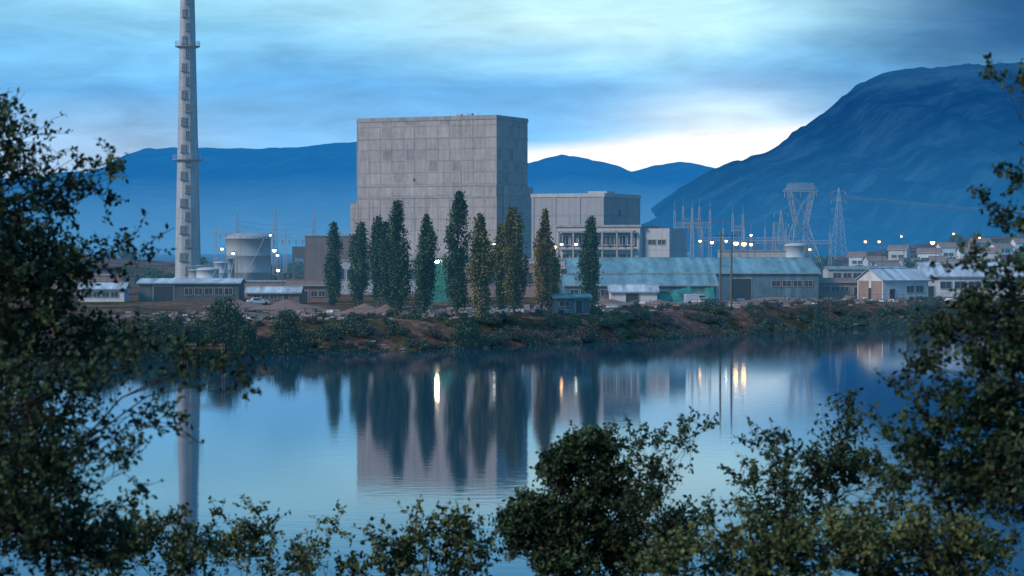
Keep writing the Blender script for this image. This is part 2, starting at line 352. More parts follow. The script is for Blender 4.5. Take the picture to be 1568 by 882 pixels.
for k in range(150):
    y=rng.uniform(640,1050); x=rng.uniform(-.24,.24)*y
    h=rng.uniform(2.5,5.5); it.append((x,y,gz(x,y)-.3,h*.9,h))
for k in range(90):
    y=rng.uniform(780,900); x=rng.uniform(110,260); h=rng.uniform(1.6,3.4); it.append((x,y,gz(x,y)-.3,h*.9,h))
bush_mass(empty('distant_trees'),'foliage',it,M['leafS'],.9,.15)

def near_tree(name,base_px,D,blobs,mat,leaf=.095,twigs=6,nleaf=11,trunk_r=.12,depth=1.3,tw_len=.55,lean=.6,tfrac=.85):
    """blobs: (px,py,rx,ry,count) pixel centres, radii and counts placed at distance D"""
    s=D/F; bx=SX(base_px,D); zb=gz(bx,D); e=empty(name,(bx,D,zb)); org=np.array([bx,D,zb])
    C=[]
    for (px,py,rx,ry,n) in blobs:
        u=unit(n)*(rng.random(n)**.4)[:,None]
        c=np.stack([SX(px,D)+u[:,0]*rx*s,D+u[:,1]*min(depth,max(.5,rx*s)),SZ(py,D)+u[:,2]*ry*s],-1); C.append((c,np.array([SX(px,D),D,SZ(py,D)])))
    tb=Tubes(5); tw=Tubes(3)
    zs=np.vstack([c for c,_ in C])[:,2]; ztop=zs.max(); cx=np.average([cc[0] for _,cc in C]);
    tk=[]; hh=(ztop-zb)*tfrac
    for t in np.linspace(0,1,9): tk.append(np.array([bx+(cx-bx)*lean*t**1.5+.12*math.sin(t*7+D),D+.1*math.sin(t*5),zb-.3+hh*t]))
    tk=np.array(tk); tb.add(tk-org,np.linspace(trunk_r,trunk_r*.15,9))
    P=[];T=[]
    for c,cc in C:
        kk=min(7,max(1,int(np.argmin(np.abs(tk[:,2]-(cc[2]-.35*abs(cc[0]-tk[4][0])-.4))))))
        lr=trunk_r*min(1,(.18+.82*(len(c)/50)**.5))
        st=tk[kk]; mid=(st+cc)/2+np.array([0,0,.12*np.linalg.norm(cc-st)])
        L=[st,st*.6+mid*.4+rng.normal(0,.05,3),mid,mid*.5+cc*.5+rng.normal(0,.06,3),cc]
        tb.add(np.array(L)-org,np.linspace(lr*.5,lr*.07,5))
        LP=np.array(L)
        for q in c:
            j=LP[rng.integers(2,5)]; m1=(j+q)/2+rng.normal(0,.10,3)
            tw.add(np.array([j,m1,q])-org,[lr*.12+.003,lr*.07+.003,.005])
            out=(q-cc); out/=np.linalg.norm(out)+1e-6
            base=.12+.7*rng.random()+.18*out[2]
            for k in range(twigs):
                d=unit(1)[0]*.9+out*.5+np.array([0,0,.45]); d/=np.linalg.norm(d); l=tw_len*rng.uniform(.5,1.25)
                p1=q+d*l*.5+rng.normal(0,.03,3); p2=q+d*l+np.array([0,0,-.05*l])
                tw.add(np.array([q,p1,p2])-org,[.007,.005,.003])
                t=np.sort(rng.random(nleaf))**.8; tt=t[:,None]
                pp=np.where(tt<.5,q+(p1-q)*tt*2,p1+(p2-p1)*(tt*2-1))+rng.normal(0,.02,(nleaf,3))
                P.append(pp-org); T.append(np.clip(base+rng.normal(0,.16,nleaf),0,1))
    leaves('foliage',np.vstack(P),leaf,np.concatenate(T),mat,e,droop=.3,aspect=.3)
    tb.obj('trunk',M['bark'],e); tw.obj('branches',M['bark'],e)
near_tree('riverside_tree',-170,36,[(15,215,50,55,15),(-30,330,110,110,70),(70,290,50,45,9),(150,290,36,26,5),(185,255,14,10,1),(30,430,95,75,50),(140,400,45,30,5),(200,378,18,20,2),(60,530,100,65,50),(170,520,40,30,6),(-20,650,105,130,100),(110,230,16,12,1)],M['leafD'],depth=1.6,trunk_r=.15,lean=.4)
near_tree('riverside_tree',30,30,[(30,620,90,70,40),(150,570,70,26,9),(220,540,30,18,3),(290,565,50,22,7),(370,575,34,18,4),(235,650,45,20,3),(110,700,90,40,14),(20,800,110,90,80),(180,650,30,20,3),(200,720,40,30,4),(130,830,80,50,34),(60,740,80,60,26)],M['leafD'],leaf=.08,trunk_r=.08,tw_len=.42,nleaf=10)
near_tree('shrub',250,40,[(235,810,50,45,13),(170,850,60,40,20),(300,860,55,36,16),(290,800,22,28,3)],M['leafO'],trunk_r=.04,tw_len=.45)
near_tree('shrub',385,44,[(388,805,20,30,5),(360,855,45,30,13),(420,865,30,24,6),(335,780,10,12,1)],M['leafO'],trunk_r=.035,tw_len=.5,leaf=.10)
near_tree('shrub',490,46,[(507,800,6,18,2),(480,855,22,20,4),(455,872,26,16,4),(520,870,16,14,2)],M['leafO'],trunk_r=.025,leaf=.10)
near_tree('shrub',640,46,[(690,795,28,24,6),(655,830,40,28,10),(600,840,36,24,8),(720,850,40,26,9),(580,872,46,20,9),(640,798,12,12,1),(690,880,50,16,9)],M['leafO'],trunk_r=.04,leaf=.11)
near_tree('holm_oak_bush',880,50,[(900,686,38,30,36),(865,722,36,32,30),(930,725,40,38,36),(815,797,42,32,42),(870,790,56,44,60),(930,800,52,52,60),(790,820,26,26,16),(860,855,76,36,60),(960,850,40,40,32)],M['leafD'],leaf=.10,twigs=7,nleaf=13,depth=1.2,tw_len=.34,trunk_r=.10)
near_tree('shrub',1010,48,[(1050,672,24,14,4),(1005,690,28,20,5),(990,740,30,34,10),(1020,780,40,46,18),(1078,658,8,8,1),(965,668,10,12,1),(1060,830,50,40,20)],M['leafD'],leaf=.10,trunk_r=.05)
near_tree('shrub',1200,42,[(1190,690,36,26,6),(1165,735,30,24,5),(1240,735,55,40,16),(1285,680,40,34,8),(1200,790,64,36,20),(1310,628,20,20,2),(1150,780,18,18,2),(1320,750,56,50,22),(1090,800,16,18,2)],M['leafD'],leaf=.10,trunk_r=.06)
near_tree('shrub',1150,38,[(1010,870,46,20,10),(1080,855,46,28,14),(1170,855,66,34,26),(1270,845,76,40,34),(1370,840,80,50,40),(1130,815,24,18,3),(1470,850,80,60,44)],M['leafO'],leaf=.10,trunk_r=.05)
near_tree('riverside_tree',1730,32,[(1562,125,16,12,2),(1535,120,5,8,1),(1508,312,8,5,1),(1545,270,14,10,2),(1560,350,26,18,4),(1545,430,45,28,9),(1470,405,26,10,3),(1500,500,74,45,26),(1425,560,36,18,5),(1550,580,70,80,54),(1440,640,60,45,18),(1540,720,90,90,84),(1430,730,66,48,24),(1385,600,14,10,1),(1350,665,20,14,2)],M['leafD'],leaf=.09,trunk_r=.13,tw_len=.42,lean=.15,tfrac=.8)
# ------------------------------------------------------------------ buildings
TH=math.radians(25)
def root(name,px,D,rz=0,dz=0):
    x=SX(px,D); return empty(name,(x,D,gz(x,D)+dz),rz)
def windows(parent,name,x0,x1,z0,z1,n,y=0,frame=None):
    g=[];f=[]; w=(x1-x0)/n
    for k in range(n):
        a=x0+k*w+w*.12; bb=x0+(k+1)*w-w*.12
        g.append((a,bb,y-.03,y-.01,z0,z1)); t=.12
        f+=[(a-t,a,y-.12,y-.005,z0-t,z1+t),(bb,bb+t,y-.12,y-.005,z0-t,z1+t),(a,bb,y-.12,y-.005,z1,z1+t),(a,bb,y-.16,y-.005,z0-t,z0),((a+bb)/2-.04,(a+bb)/2+.04,y-.08,y-.035,z0,z1)]
    boxes(parent,name,g,M['glass']); boxes(parent,name+'_frames',f,frame or M['band'])
D0=590; x0=SX(760,D0); g0=4.0
e=empty('reactor_building',(x0,D0,g0),-TH); W=40.4;L=19.2;H=SZ(179,D0)-g0
boxes(e,'walls',[(-W,0,0,L,-1,H)],M['conc'])
tr=[]
for zz,hh,pr in [(H-.55,.6,.18),(H-5.2,.3,.10),(H-17.6,.35,.12),(H-20.6,.45,.16)]:
    tr+=[(-W-pr,pr,-pr,-.003,zz,zz+hh),(.003,pr,0,L+pr,zz,zz+hh)]
boxes(e,'string_courses',tr,M['band'])
tr=[]
for k in range(13):
    xx=-W+k*W/12; tr.append((xx-.16,xx+.16,-.07,-.004,0,H-20.62))
    if k in (0,5,12): tr.append((xx-.14,xx+.14,-.06,-.004,H-17.2,H-.58))
for k in range(1,5):
    yy=k*L/5; tr.append((.004,.07,yy-.14,yy+.14,0,H-.6))
boxes(e,'ribs',tr,M['band'])
boxes(e,'vent_openings',[(-23.9,-23.3,-.09,-.02,H-16.2,H-15.5)],M['dark'])
boxes(e,'roof_parapet',[(-W-.1,.1,-.1,.3,H+.052,H+.5),(-.3,.1,.3,L+.1,H+.052,H+.5),(-W-.1,-W+.3,.3,L+.1,H+.052,H+.5),(-W+.3,-.3,L-.3,L+.1,H+.052,H+.5)],M['band'])
boxes(e,'roof_vents',[(-13,-11.6,3,4.4,H,H+1.1),(-10.6,-9.6,3,4,H,H+.9),(-8.6,-7.9,2,3,H,H+1.2),(-15.5,-14.6,4,5,H,H+.8)],M['steel'])
tb=Tubes(4)
for a in (-14,-9.2,-6,-20): tb.add([(a,2,H),(a,2,H+1.7)],.05)
tb.obj('roof_masts',M['steel'],e)
boxes(e,'low_annex',[(-W-3.2,-W-.01,2,L,-1,SZ(312,612)-g0),(.2,1.5,4,L,-1,H-17.6)],M['conc'])
boxes(e,'north_annex',[(-36,-8,-7,-.2,-1,9)],M['conc2'])
windows(e,'annex_windows',-35,-9,4.5,7,10,-7.0)
D1=540;x1=SX(925,D1); e=empty('turbine_building',(x1,D1,g0),-TH); H=SZ(298,D1)-g0; W=18.6;L=22.5
boxes(e,'walls',[(-W,0,0,L,-1,H)],M['conc2'])
boxes(e,'cornice',[(-W-.2,.2,-.2,-.003,H-.5,H+.35),(.003,.2,-.003,L+.2,H-.5,H+.35)],M['concL'])
boxes(e,'pilasters',[(a-.3,a+.3,-.15,-.004,0,H-.52) for a in (-W+.3,-12.6,-6.3,-.35)]+[(.004,.15,a-.3,a+.3,0,H-.52) for a in (7,14,22)],M['conc2'])
boxes(e,'penthouse',[(.2-6,-1,4,9,H,H+.9)],M['concL'])
boxes(e,'wall_openings',[(.01,.1,9,9.9,H-5,H-3.5),(.01,.1,16,18,H-8,H-7.2)],M['dark'])
D2=520;x2=SX(980,D2); e=empty('office_building',(x2,D2,g0),-TH); H=SZ(347,D2)-g0; W=20.6;L=12
boxes(e,'walls',[(-W,0,0,L,-1,H)],M['concL'])
boxes(e,'roof_slab',[(-W-.5,.5,-.5,L+.5,H,H+.4),],M['band'])
boxes(e,'canopy',[(-W+1,-.8,-2.2,-.51,H-1.2,H-.9),(-W+1,-.8,-2.2,-.01,H-5.2,H-4.9)],M['band'])
boxes(e,'columns',[(a-.2,a+.2,-2.1,-1.7,-1,H-1.21) for a in np.linspace(-W+1.5,-1.2,6)],M['band'])
boxes(e,'storey_recess',[(-W+1,-.8,-.06,-.008,H-4.6,H-1.5)],M['dark'])
windows(e,'windows',-W+1.4,-1.2,H-4.1,H-2.0,9,-.07,frame=M['white'])
windows(e,'lower_windows',-W+1.4,-1.2,H-8,H-6.3,9,0)
boxes(e,'stair_tower',[(.6,6.5,1.5,L,-1,H-.4)],M['concL'])
windows(e,'tower_windows',1.2,5.8,H-4,H-3,2,1.5)
def gable(name,px,D,Lx,Wy,wh,rh,wall,roof,rz=0,wins=None,door=None,dz=0):
    e=root(name,px,D,rz,dz)
    V=[(0,0,-1),(Lx,0,-1),(Lx,Wy,-1),(0,Wy,-1),(0,0,wh),(Lx,0,wh),(Lx,Wy,wh),(0,Wy,wh),(0,Wy/2,wh+rh),(Lx,Wy/2,wh+rh)]
    me=bpy.data.meshes.new('walls'); me.from_pydata(V,[],[(0,1,5,4),(2,3,7,6),(3,0,4,8,7),(1,2,6,9,5)]); me.materials.append(wall); link(bpy.data.objects.new('walls',me),e)
    o=.45; t=.14; sl=rh/(Wy/2); zz=wh-o*sl+.03
    def slab(y0,z0,y1,z1):
        return [(-o,y0,z0),(Lx+o,y0,z0),(Lx+o,y1,z1),(-o,y1,z1),(-o,y0,z0+t),(Lx+o,y0,z0+t),(Lx+o,y1,z1+t),(-o,y1,z1+t)]
    npmesh('roof',slab(-o,zz,Wy/2,wh+rh+.03)+slab(Wy+o,zz,Wy/2+.005,wh+rh+.03),np.vstack([BOXF,BOXF+8]),roof,e)
    boxes(e,'ridge_cap',[(-o,Lx+o,Wy/2-.3,Wy/2+.3,wh+rh+.12,wh+rh+.24)],roof)
    boxes(e,'fascia',[(-o,Lx+o,-o-.08,-o-.005,zz-.12,zz+.14)],M['band'])
    if wins: windows(e,'windows',*wins,frame=M['band'])
    if door:
        a,w,h=door; boxes(e,'door',[(a,a+w,-.05,-.008,0,h)],M['dark']); boxes(e,'door_frame',[(a-.15,a,-.12,-.004,0,h+.15),(a+w,a+w+.15,-.12,-.004,0,h+.15),(a,a+w,-.12,-.004,h,h+.15)],M['band'])
    return e
gable('long_warehouse',872,482,52,32,5.4,3.0,M['wallb'],M['roofb'],wins=(42,51,2.6,3.8,4,0),door=(34,4,4.2))
gable('workshop_shed',864,455,30,14,3.3,1.9,M['wallb'],M['roofb'],wins=(1,13,1.2,2.4,6,0),door=(14,3.4,2.9))
gable('lean_shed',935,446,9,7,2.2,1.2,M['white'],M['roofw'],door=(3,2.4,1.8))
gable('pump_hut',850,372,5.6,4.5,2.5,.35,M['wallb'],M['roofb'],rz=.1,door=(3.4,1,2.0),wins=(.5,2.6,1.1,1.8,1,0))
gable('open_shed',212,462,20,12,3.6,.7,M['walld'],M['roofw'],rz=.02,door=(3,4,3),wins=(9,19,1.3,2.6,5,0))
gable('site_hut',378,440,10,6,2.2,.9,M['brick'],M['roofw'],wins=(1,6,1,1.8,3,0),door=(7,1,1.9))
gable('site_hut',440,452,8,6,3.4,.8,M['brick'],M['tile'],door=(2,2,2.2),wins=(4.5,7.5,1.2,2.2,2,0))
gable('site_hut',120,455,9,6,2.6,1.0,M['white'],M['roofw'],wins=(1,8,1,1.9,4,0))
gable('brick_store',1250,488,11,9,3.4,.6,M['tan'],M['tile'],wins=(1,7,1.4,2.4,3,0),door=(8,1.6,2.3))
e=gable('gabled_warehouse',1352,470,11,9.5,4.1,2.2,M['white'],M['roofw'],rz=.42,wins=(5.5,10,1.6,2.8,2,0),door=(1.6,1.3,2.2))
boxes(e,'gable_end_cladding',[(-.08,-.008,.4,4.2,0,3.9),(-.08,-.008,5.3,9.1,0,3.9)],M['tan'])
boxes(e,'gable_end_opening',[(-.04,-.006,4.25,5.25,0,2.4)],M['dark'])
gable('long_white_building',1416,492,42,12,4.6,2.8,M['white'],M['roofw'],rz=.03,wins=(3,40,2.0,3.4,12,0),door=(.6,1.4,2.4))
gable('low_block',1268,560,19,9,5.6,.4,M['concL'],M['roofb'],wins=(1,18,3.2,4.6,7,0))
for px,D,Lx in [(1405,840,8),(1440,850,6),(1470,835,9),(1525,850,7),(1330,830,7),(1555,860,10),(1300,850,6),(1360,860,7),(1385,815,6),(1490,870,7),(1505,820,6),(1425,810,5),(1345,800,8),(1450,790,9)]:
    gable('hill_house',px,D,Lx,6,rng.uniform(2.6,4.5),1.4,M[['white','tan','concL'][int(rng.integers(0,3))]],M['tile'],wins=(1,Lx-1,1,2,2,0),rz=rng.uniform(-.4,.4))
def block(name,px,D,W_,L_,pt,mat,rz=0,wins=None):
    e=root(name,px,D,rz); H=SZ(pt,D)-e.location.z
    boxes(e,'walls',[(0,W_,0,L_,-1,H)],mat); boxes(e,'roof_edge',[(-.2,W_+.2,-.2,L_+.2,H,H+.3)],M['band'])
    if wins: windows(e,'windows',.8,W_-.8,H*wins[0],H*wins[1],wins[2],0)
    return e
M['dull']=pmat('dull_brown_cladding',(.20,.155,.145),.9,.3,.6)
block('brick_service_building',467,560,12,10,362,M['dull'])
block('service_building',505,530,30,10,400,M['concL'],wins=(.45,.75,10))
block('service_building',640,500,26,10,405,M['tan'],wins=(.4,.75,9))
block('green_container',655,450,7,3,395,M['green'])
block('service_building',800,505,14,9,398,M['concL'],wins=(.4,.75,5))
block('pump_house',372,500,14,8,432,M['tan'],wins=(.3,.7,4))
block('control_hut',80,520,16,8,422,M['tan'],wins=(.3,.7,6))
block('service_building',1105,575,16,10,385,M['concL'],wins=(.4,.7,5))
def tarp(px,D,w,d,h):
    e=root('tarpaulin_cover',px,D); n=16; V=[];Fc=[]
    for j in range(n+1):
        for k in range(n+1):
            u=k/n;v=j/n; prof=math.sin(min(1,max(0,v*1.15))*math.pi*.5)
            z=h*prof*(.85+.15*math.sin(u*9))+.16*math.sin(u*23+v*5)*prof
            V.append((u*w+.1*math.sin(v*9),v*d,z))
    for j in range(n):
        for k in range(n): a=j*(n+1)+k; Fc.append((a,a+1,a+n+2,a+n+1))
    npmesh('sheet',V,Fc,M['green'],e,smooth=True)
    boxes(e,'stack',[(.3,w-.3,d*.55,d-.1,0,h*.8)],M['wood'])
tarp(985,448,9,4,2.7); tarp(1030,446,6,4,2.2); tarp(1048,452,6,3,3.0)
# ------------------------------------------------------------------ chimney
D=600; x=SX(288,D); zb=gz(x,D); e=empty('chimney_stack',(x,D,zb)); Ht=104
def cr(z): return 3.55-(z/Ht)*2.25
prof=[(cr(0)+.3,-1),(cr(0)+.3,3),(cr(3),3.2)]+[(cr(z),z) for z in range(6,105,7)]+[(cr(Ht)*.8,Ht),(cr(Ht)*.8,Ht-3)]
lathe(e,'shaft',prof,M['stack'],8,smooth=False).rotation_euler=(0,0,math.radians(22.5))
for pz in (SZ(245,D)-zb,SZ(72,D)-zb):
    lathe(e,'platform',[(cr(pz)-.1,pz-.5),(cr(pz)+1.0,pz-.1),(cr(pz)+1.1,pz),(cr(pz)+1.1,pz+.15),(cr(pz)-.1,pz+.15)],M['band'],16)
    tb=Tubes(4)
    for k in range(16):
        a=k/16*2*math.pi; R=cr(pz)+1.0; tb.add([(R*math.cos(a),R*math.sin(a),pz+.1),(R*math.cos(a),R*math.sin(a),pz+1.3)],.045)
    for zz in (.75,1.3):
        tb.add([((cr(pz)+1)*math.cos(a),(cr(pz)+1)*math.sin(a),pz+zz) for a in np.linspace(0,2*math.pi,17)],.045)
    tb.obj('platform_railing',M['steel'],e)
tb=Tubes(4)
for z in np.arange(2,100,.9):
    y=-cr(z)-.15; tb.add([(-.1,y,z),(.5,y,z)],.035)
tb.add([(-.1,-cr(0)-.15,0),(-.1,-cr(100)-.15,100)],.05); tb.add([(.5,-cr(0)-.15,0),(.5,-cr(100)-.15,100)],.05)
tb.obj('ladder',M['steeld'],e)
bx=[]
for i_,z in enumerate(np.arange(4,100,3.5)):
    y=-cr(z)*.93; w=cr(z)*.25; sx=(-.25 if i_%2 else .18)*cr(z)
    bx.append((sx-w,sx+w,y-.12-.06*(i_%3),y+.6,z,z+1.9)); bx.append((sx-w*1.3,sx+w*1.3,y-.55,y+.5,z-.25,z-.02))
boxes(e,'stagger_blocks',bx,M['stackd'])
# ------------------------------------------------------------------ tanks
def tank(px,D,r,pt,mat,dome=.18):
    e=root('storage_tank',px,D); H=SZ(pt,D)-e.location.z
    wl=H-r*dome*1.6
    lathe(e,'shell',[(r,-1),(r,wl*.33),(r+.06,wl*.33+.05),(r+.06,wl*.33+.2),(r,wl*.33+.25),(r,wl*.66),(r+.06,wl*.66+.05),(r+.06,wl*.66+.2),(r,wl*.66+.25),(r,wl),(r+.15,wl+.02),(r+.15,wl+.2),(r*.97,wl+.25)]+[(r*math.cos(t),wl+.2+(H-wl-.2)*math.sin(t)) for t in np.linspace(.25,1.56,8)],mat,40)
    tb=Tubes(4)
    for k in range(24):
        a=k/24*2*math.pi; tb.add([((r)*math.cos(a),(r)*math.sin(a),wl+.2),((r)*math.cos(a),(r)*math.sin(a),wl+1.2)],.04)
    tb.add([(r*math.cos(a),r*math.sin(a),wl+1.2) for a in np.linspace(0,2*math.pi,25)],.04)
    n=14; tb.add([((r+.5)*math.cos(-1.9+i*.08),(r+.5)*math.sin(-1.9+i*.08),wl*i/n) for i in range(n+1)],.09)
    tb.obj('stair_and_rail',M['steel'],e)
M['tank']=pmat('tank_paint',(.33,.36,.38),.8,.3,.3); M['tankw']=pmat('tank_white',(.52,.57,.60),.6,.2,.3)
tank(380,590,5.8,356,M['tank']); tank(1218,640,3.0,372,M['tankw']); tank(318,530,2.6,409,M['tankw']); tank(338,540,1.6,400,M['tankw']); tank(298,545,1.5,412,M['tank'])
tank(352,575,1.2,395,M['tank'])
e=root('elevated_hopper',458,575); boxes(e,'hopper',[(-1.6,1.6,-1.5,1.5,8,11)],M['steeld']); boxes(e,'legs',[(a-.15,a+.15,b_-.15,b_+.15,-.5,8) for a in(-1.4,1.4) for b_ in(-1.3,1.3)],M['steeld']); 
# ------------------------------------------------------------------ pylons & gantries
def lattice(tb,levels,r=.09):
    for a,b_ in zip(levels[:-1],levels[1:]):
        z0,x0,y0=a; z1,x1,y1=b_
        c0=[(-x0,-y0,z0),(x0,-y0,z0),(x0,y0,z0),(-x0,y0,z0)]; c1=[(-x1,-y1,z1),(x1,-y1,z1),(x1,y1,z1),(-x1,y1,z1)]
        for k in range(4):
            k2=(k+1)%4
            tb.add([c0[k],c1[k]],r); tb.add([c0[k],c1[k2]],r*.65); tb.add([c0[k2],c1[k]],r*.65); tb.add([c1[k],c1[k2]],r*.65)
def cathead(px,D,pt,top_w,base_w,rz=0,r=.1):
    e=root('transmission_pylon',px,D,rz); H=SZ(pt,D)-e.location.z; tb=Tubes(4)
    lv=[]; wh=1.9
    for t in np.linspace(0,.6,6): u=t/.6; lv.append((H*t,base_w/2*(1-u)+wh*u,base_w/2*(1-u)+wh*.7*u))
    lattice(tb,lv,r)
    for sgn in (-1,1):
        prev=None
        for t in np.linspace(.6,.92,5):
            u=(t-.6)/.32; xa=sgn*(wh-.5+u*(top_w*.38-wh)); w=.5
            q=[(xa-w,-.7,H*t),(xa+w,-.7,H*t),(xa+w,.7,H*t),(xa-w,.7,H*t)]
            if prev:
                for k in range(4): tb.add([prev[k],q[k]],r); tb.add([prev[k],q[(k+1)%4]],r*.6)
            prev=q
    for yy in (-.7,.7):
        tb.add([(-wh,yy,H*.6),(0,yy,H*.78)],r*.7); tb.add([(wh,yy,H*.6),(0,yy,H*.78)],r*.7); tb.add([(0,yy,H*.78),(-top_w*.3,yy,H*.92)],r*.7); tb.add([(0,yy,H*.78),(top_w*.3,yy,H*.92)],r*.7)
    n=10; 
    for yy in (-.7,.7):
        for zz in (.92,1.0): 
            hw=top_w/2 if zz==.92 else top_w*.36
            tb.add([(-hw,yy,H*zz),(hw,yy,H*zz)],r)
        for k in range(n):
            a=-top_w/2+k*top_w/n; b_=a+top_w/n
            sc=.72; tb.add([(a,yy,H*.92),((a+b_)/2*sc,yy,H)],r*.6); tb.add([((a+b_)/2*sc,yy,H),(b_,yy,H*.92)],r*.6)
    for a in (-top_w*.46,0,top_w*.46): tb.add([(a,0,H*.92),(a,0,H*.92-1.6)],.14)
    tb.obj('lattice',M['steel'],e); return e,H
def tower(px,D,pt,base,rz=0,arms=(),r=.08):
    e=root('lattice_mast',px,D,rz); H=SZ(pt,D)-e.location.z; tb=Tubes(4)
    lattice(tb,[(H*t,base/2*(1-t)+.15,base/2*(1-t)+.15) for t in np.linspace(0,1,10)],r)
    for t,w in arms:
        z=H*t; tb.add([(-w,0,z),(w,0,z)],r); tb.add([(-w,0,z),(0,0,z+1.2)],r*.7); tb.add([(w,0,z),(0,0,z+1.2)],r*.7)
        for a in (-w,w): tb.add([(a,0,z),(a,0,z-1.1)],.12)
    tb.obj('lattice',M['steel'],e)
cathead(1226,650,281,10.2,12.5,.2,.10)
tower(1284,900,288,5,.3,((.95,2.8),(.82,3.2),(.7,2.8)),.07)
tower(1196,760,322,4,.2,((.95,2.4),(.8,2.6)),.06)
def gantry(px,D,pt,span,n):
    e=root('substation_gantry',px,D); H=SZ(pt,D)-e.location.z; tb=Tubes(4)
    for k in range(n+1):
        x=k*span
        for dx in (-.5,.5): tb.add([(x+dx,0,0),(x+dx*.3,0,H)],.09)
        for z in np.arange(1,H-1,1.6): tb.add([(x-.4,0,z),(x+.4,0,z+.8)],.04); tb.add([(x+.4,0,z+.8),(x-.4,0,z+1.6)],.04)
        tb.add([(x,0,H),(x,0,H+2.5)],.04)
    for z in (H*.78,H*.84): tb.add([(0,0,z),(n*span,0,z)],.08)
    for a in np.arange(0,n*span-.4,.8): tb.add([(a,0,H*.78),(a+.4,0,H*.84)],.04); tb.add([(a+.4,0,H*.84),(a+.8,0,H*.78)],.04)
    tb.obj('frame',M['steel'],e)
    ins=Tubes(6)
    for a in np.arange(1.5,n*span,2.2): ins.add([(a,0,H*.78),(a,0,H*.78-1.5)],.16)
    ins.obj('insulators',M['tile'],e)
gantry(1033,600,322,4.6,2); gantry(1046,640,316,4.5,1); gantry(1122,590,328,2.6,1); gantry(1075,660,350,6,4); gantry(1150,700,356,8,3)
gantry(395,760,352,9,3); gantry(330,800,345,10,2)
for px,pt,D in [(363,325,700),(422,318,700),(481,322,720),(1060,318,640),(1185,340,700)]: tower(px,D,pt,1.6,0,(),.05)
for px in (1052,1085,1165):
    e=root('power_transformer',px,600); boxes(e,'tank_body',[(-2,2,-1.5,1.5,0,4)],M['steel'],.1); boxes(e,'radiators',[(-2+.4*k,-1.85+.4*k,-2.1,-1.52,.6,3.5) for k in range(10)],M['steeld'])
    tb=Tubes(6)
    for a in(-1.2,0,1.2): tb.add([(a,0,4),(a,0,6.5)],[.22,.12])
    tb.obj('bushings',M['tile'],e)
def wire(tb,a,b_,sag,r=.05):
    t=np.linspace(0,1,16); a=np.array(a);b_=np.array(b_)
    P=a+(b_-a)*t[:,None]; P[:,2]-=4*sag*t*(1-t); tb.add(P,r)
tb=Tubes(3)
for k in (-4,0,4):
    wire(tb,(SX(1226,650)+k,650,SZ(292,650)),(SX(1040,600)+k*.6,600,SZ(335,600)),4)
    wire(tb,(SX(1226,650)+k,650,SZ(292,650)),(420+k,900,30),9,.045)
    wire(tb,(SX(1284,900)+k,900,SZ(300,900)),(SX(1060,640)+k*.5,640,SZ(330,640)),7,.05)
    wire(tb,(SX(1284,900)+k,900,SZ(300,900)),(500+k,1100,38),9,.05)
    wire(tb,(SX(330,800)+k,800,SZ(352,800)),(SX(560,760)+k,760,SZ(352,760)),2,.06)
    wire(tb,(SX(363,700),700,SZ(345+k*2,700)),(SX(481,720),720,SZ(345+k*2,720)),1.5,.05)
e=empty('power_lines'); tb.obj('conductors',M['steel'],e)
for px in (1103,1120):
    e=root('utility_pole',px,404); tb=Tubes(8); h=SZ(355,404)-e.location.z; tb.add([(0,0,-.5),(0,0,h*.5),(0.05,0,h)],[.22,.18,.13]); tb.add([(-1,0,h-.6),(1,0,h-.6)],.08)
    for a in (-.9,0,.9): tb.add([(a,0,h-.6),(a,0,h-.25)],.07)
    tb.obj('pole',M['wood'],e)
tb=Tubes(3); 
for k in(-.9,.9): wire(tb,(SX(1103,404)+k,404,17),(SX(1120,404)+k,404,17),.1,.03)
tb.obj('conductors',M['steeld'],empty('pole_wires'))
# ------------------------------------------------------------------ street lamps
def lamp(px,py,D,mat='lamp',r=.32):
    e=root('street_lamp',px,D); h=SZ(py,D)-e.location.z; tb=Tubes(6)
    tb.add([(.9,0,-.3),(.9,0,h*.6),(.9,0,h+.1),(.6,0,h+.45),(0,0,h+.42)],[.13,.1,.07,.06,.05]); tb.obj('pole',M['steeld'],e)
    lathe(e,'head',[(.01,h+.5),(r*.9,h+.4),(r*1.05,h+.2),(r*.9,h+.16)],M['steeld'],12)
    lathe(e,'bulb',[(.02,h-r),(r*.7,h-r*.75),(r,h-.05),(r*.85,h+.15)],M[mat],12)
for a in [(764,375,480,'lamp'),(757,374,500,'lampw'),(848,378,460,'lamp',.5),(860,374,500,'lamp'),(882,374,500,'lampw'),(1018,356,560,'lampw'),(1034,375,560,'lamp',.48),(1046,366,560,'lampw',.4),(1041,352,600,'lampw'),(1072,369,560,'lamp'),(1090,371,570,'lamp',.4),(1127,372,540,'lamp',.6),(1139,373,540,'lamp',.6),(1150,360,640,'lampw'),(1112,369,560,'lampw'),(1325,370,620,'lamp'),(1346,370,640,'lamp'),(1428,371,640,'lamp',.6),(340,381,560,'lamp'),(357,388,540,'lampw'),(420,383,560,'lampw',.5),(425,391,540,'lampw'),(426,414,480,'lampw'),(414,360,620,'lampw'),(1150,374,560,'lamp',.4),(669,400,440,'flood',.42),(772,408,440,'lampw',.4),(1380,362,800,'lamp',.3),(1460,358,800,'lamp',.3),(1500,364,790,'lamp',.3),(1240,382,600,'lamp',.3)]:
    lamp(*a)
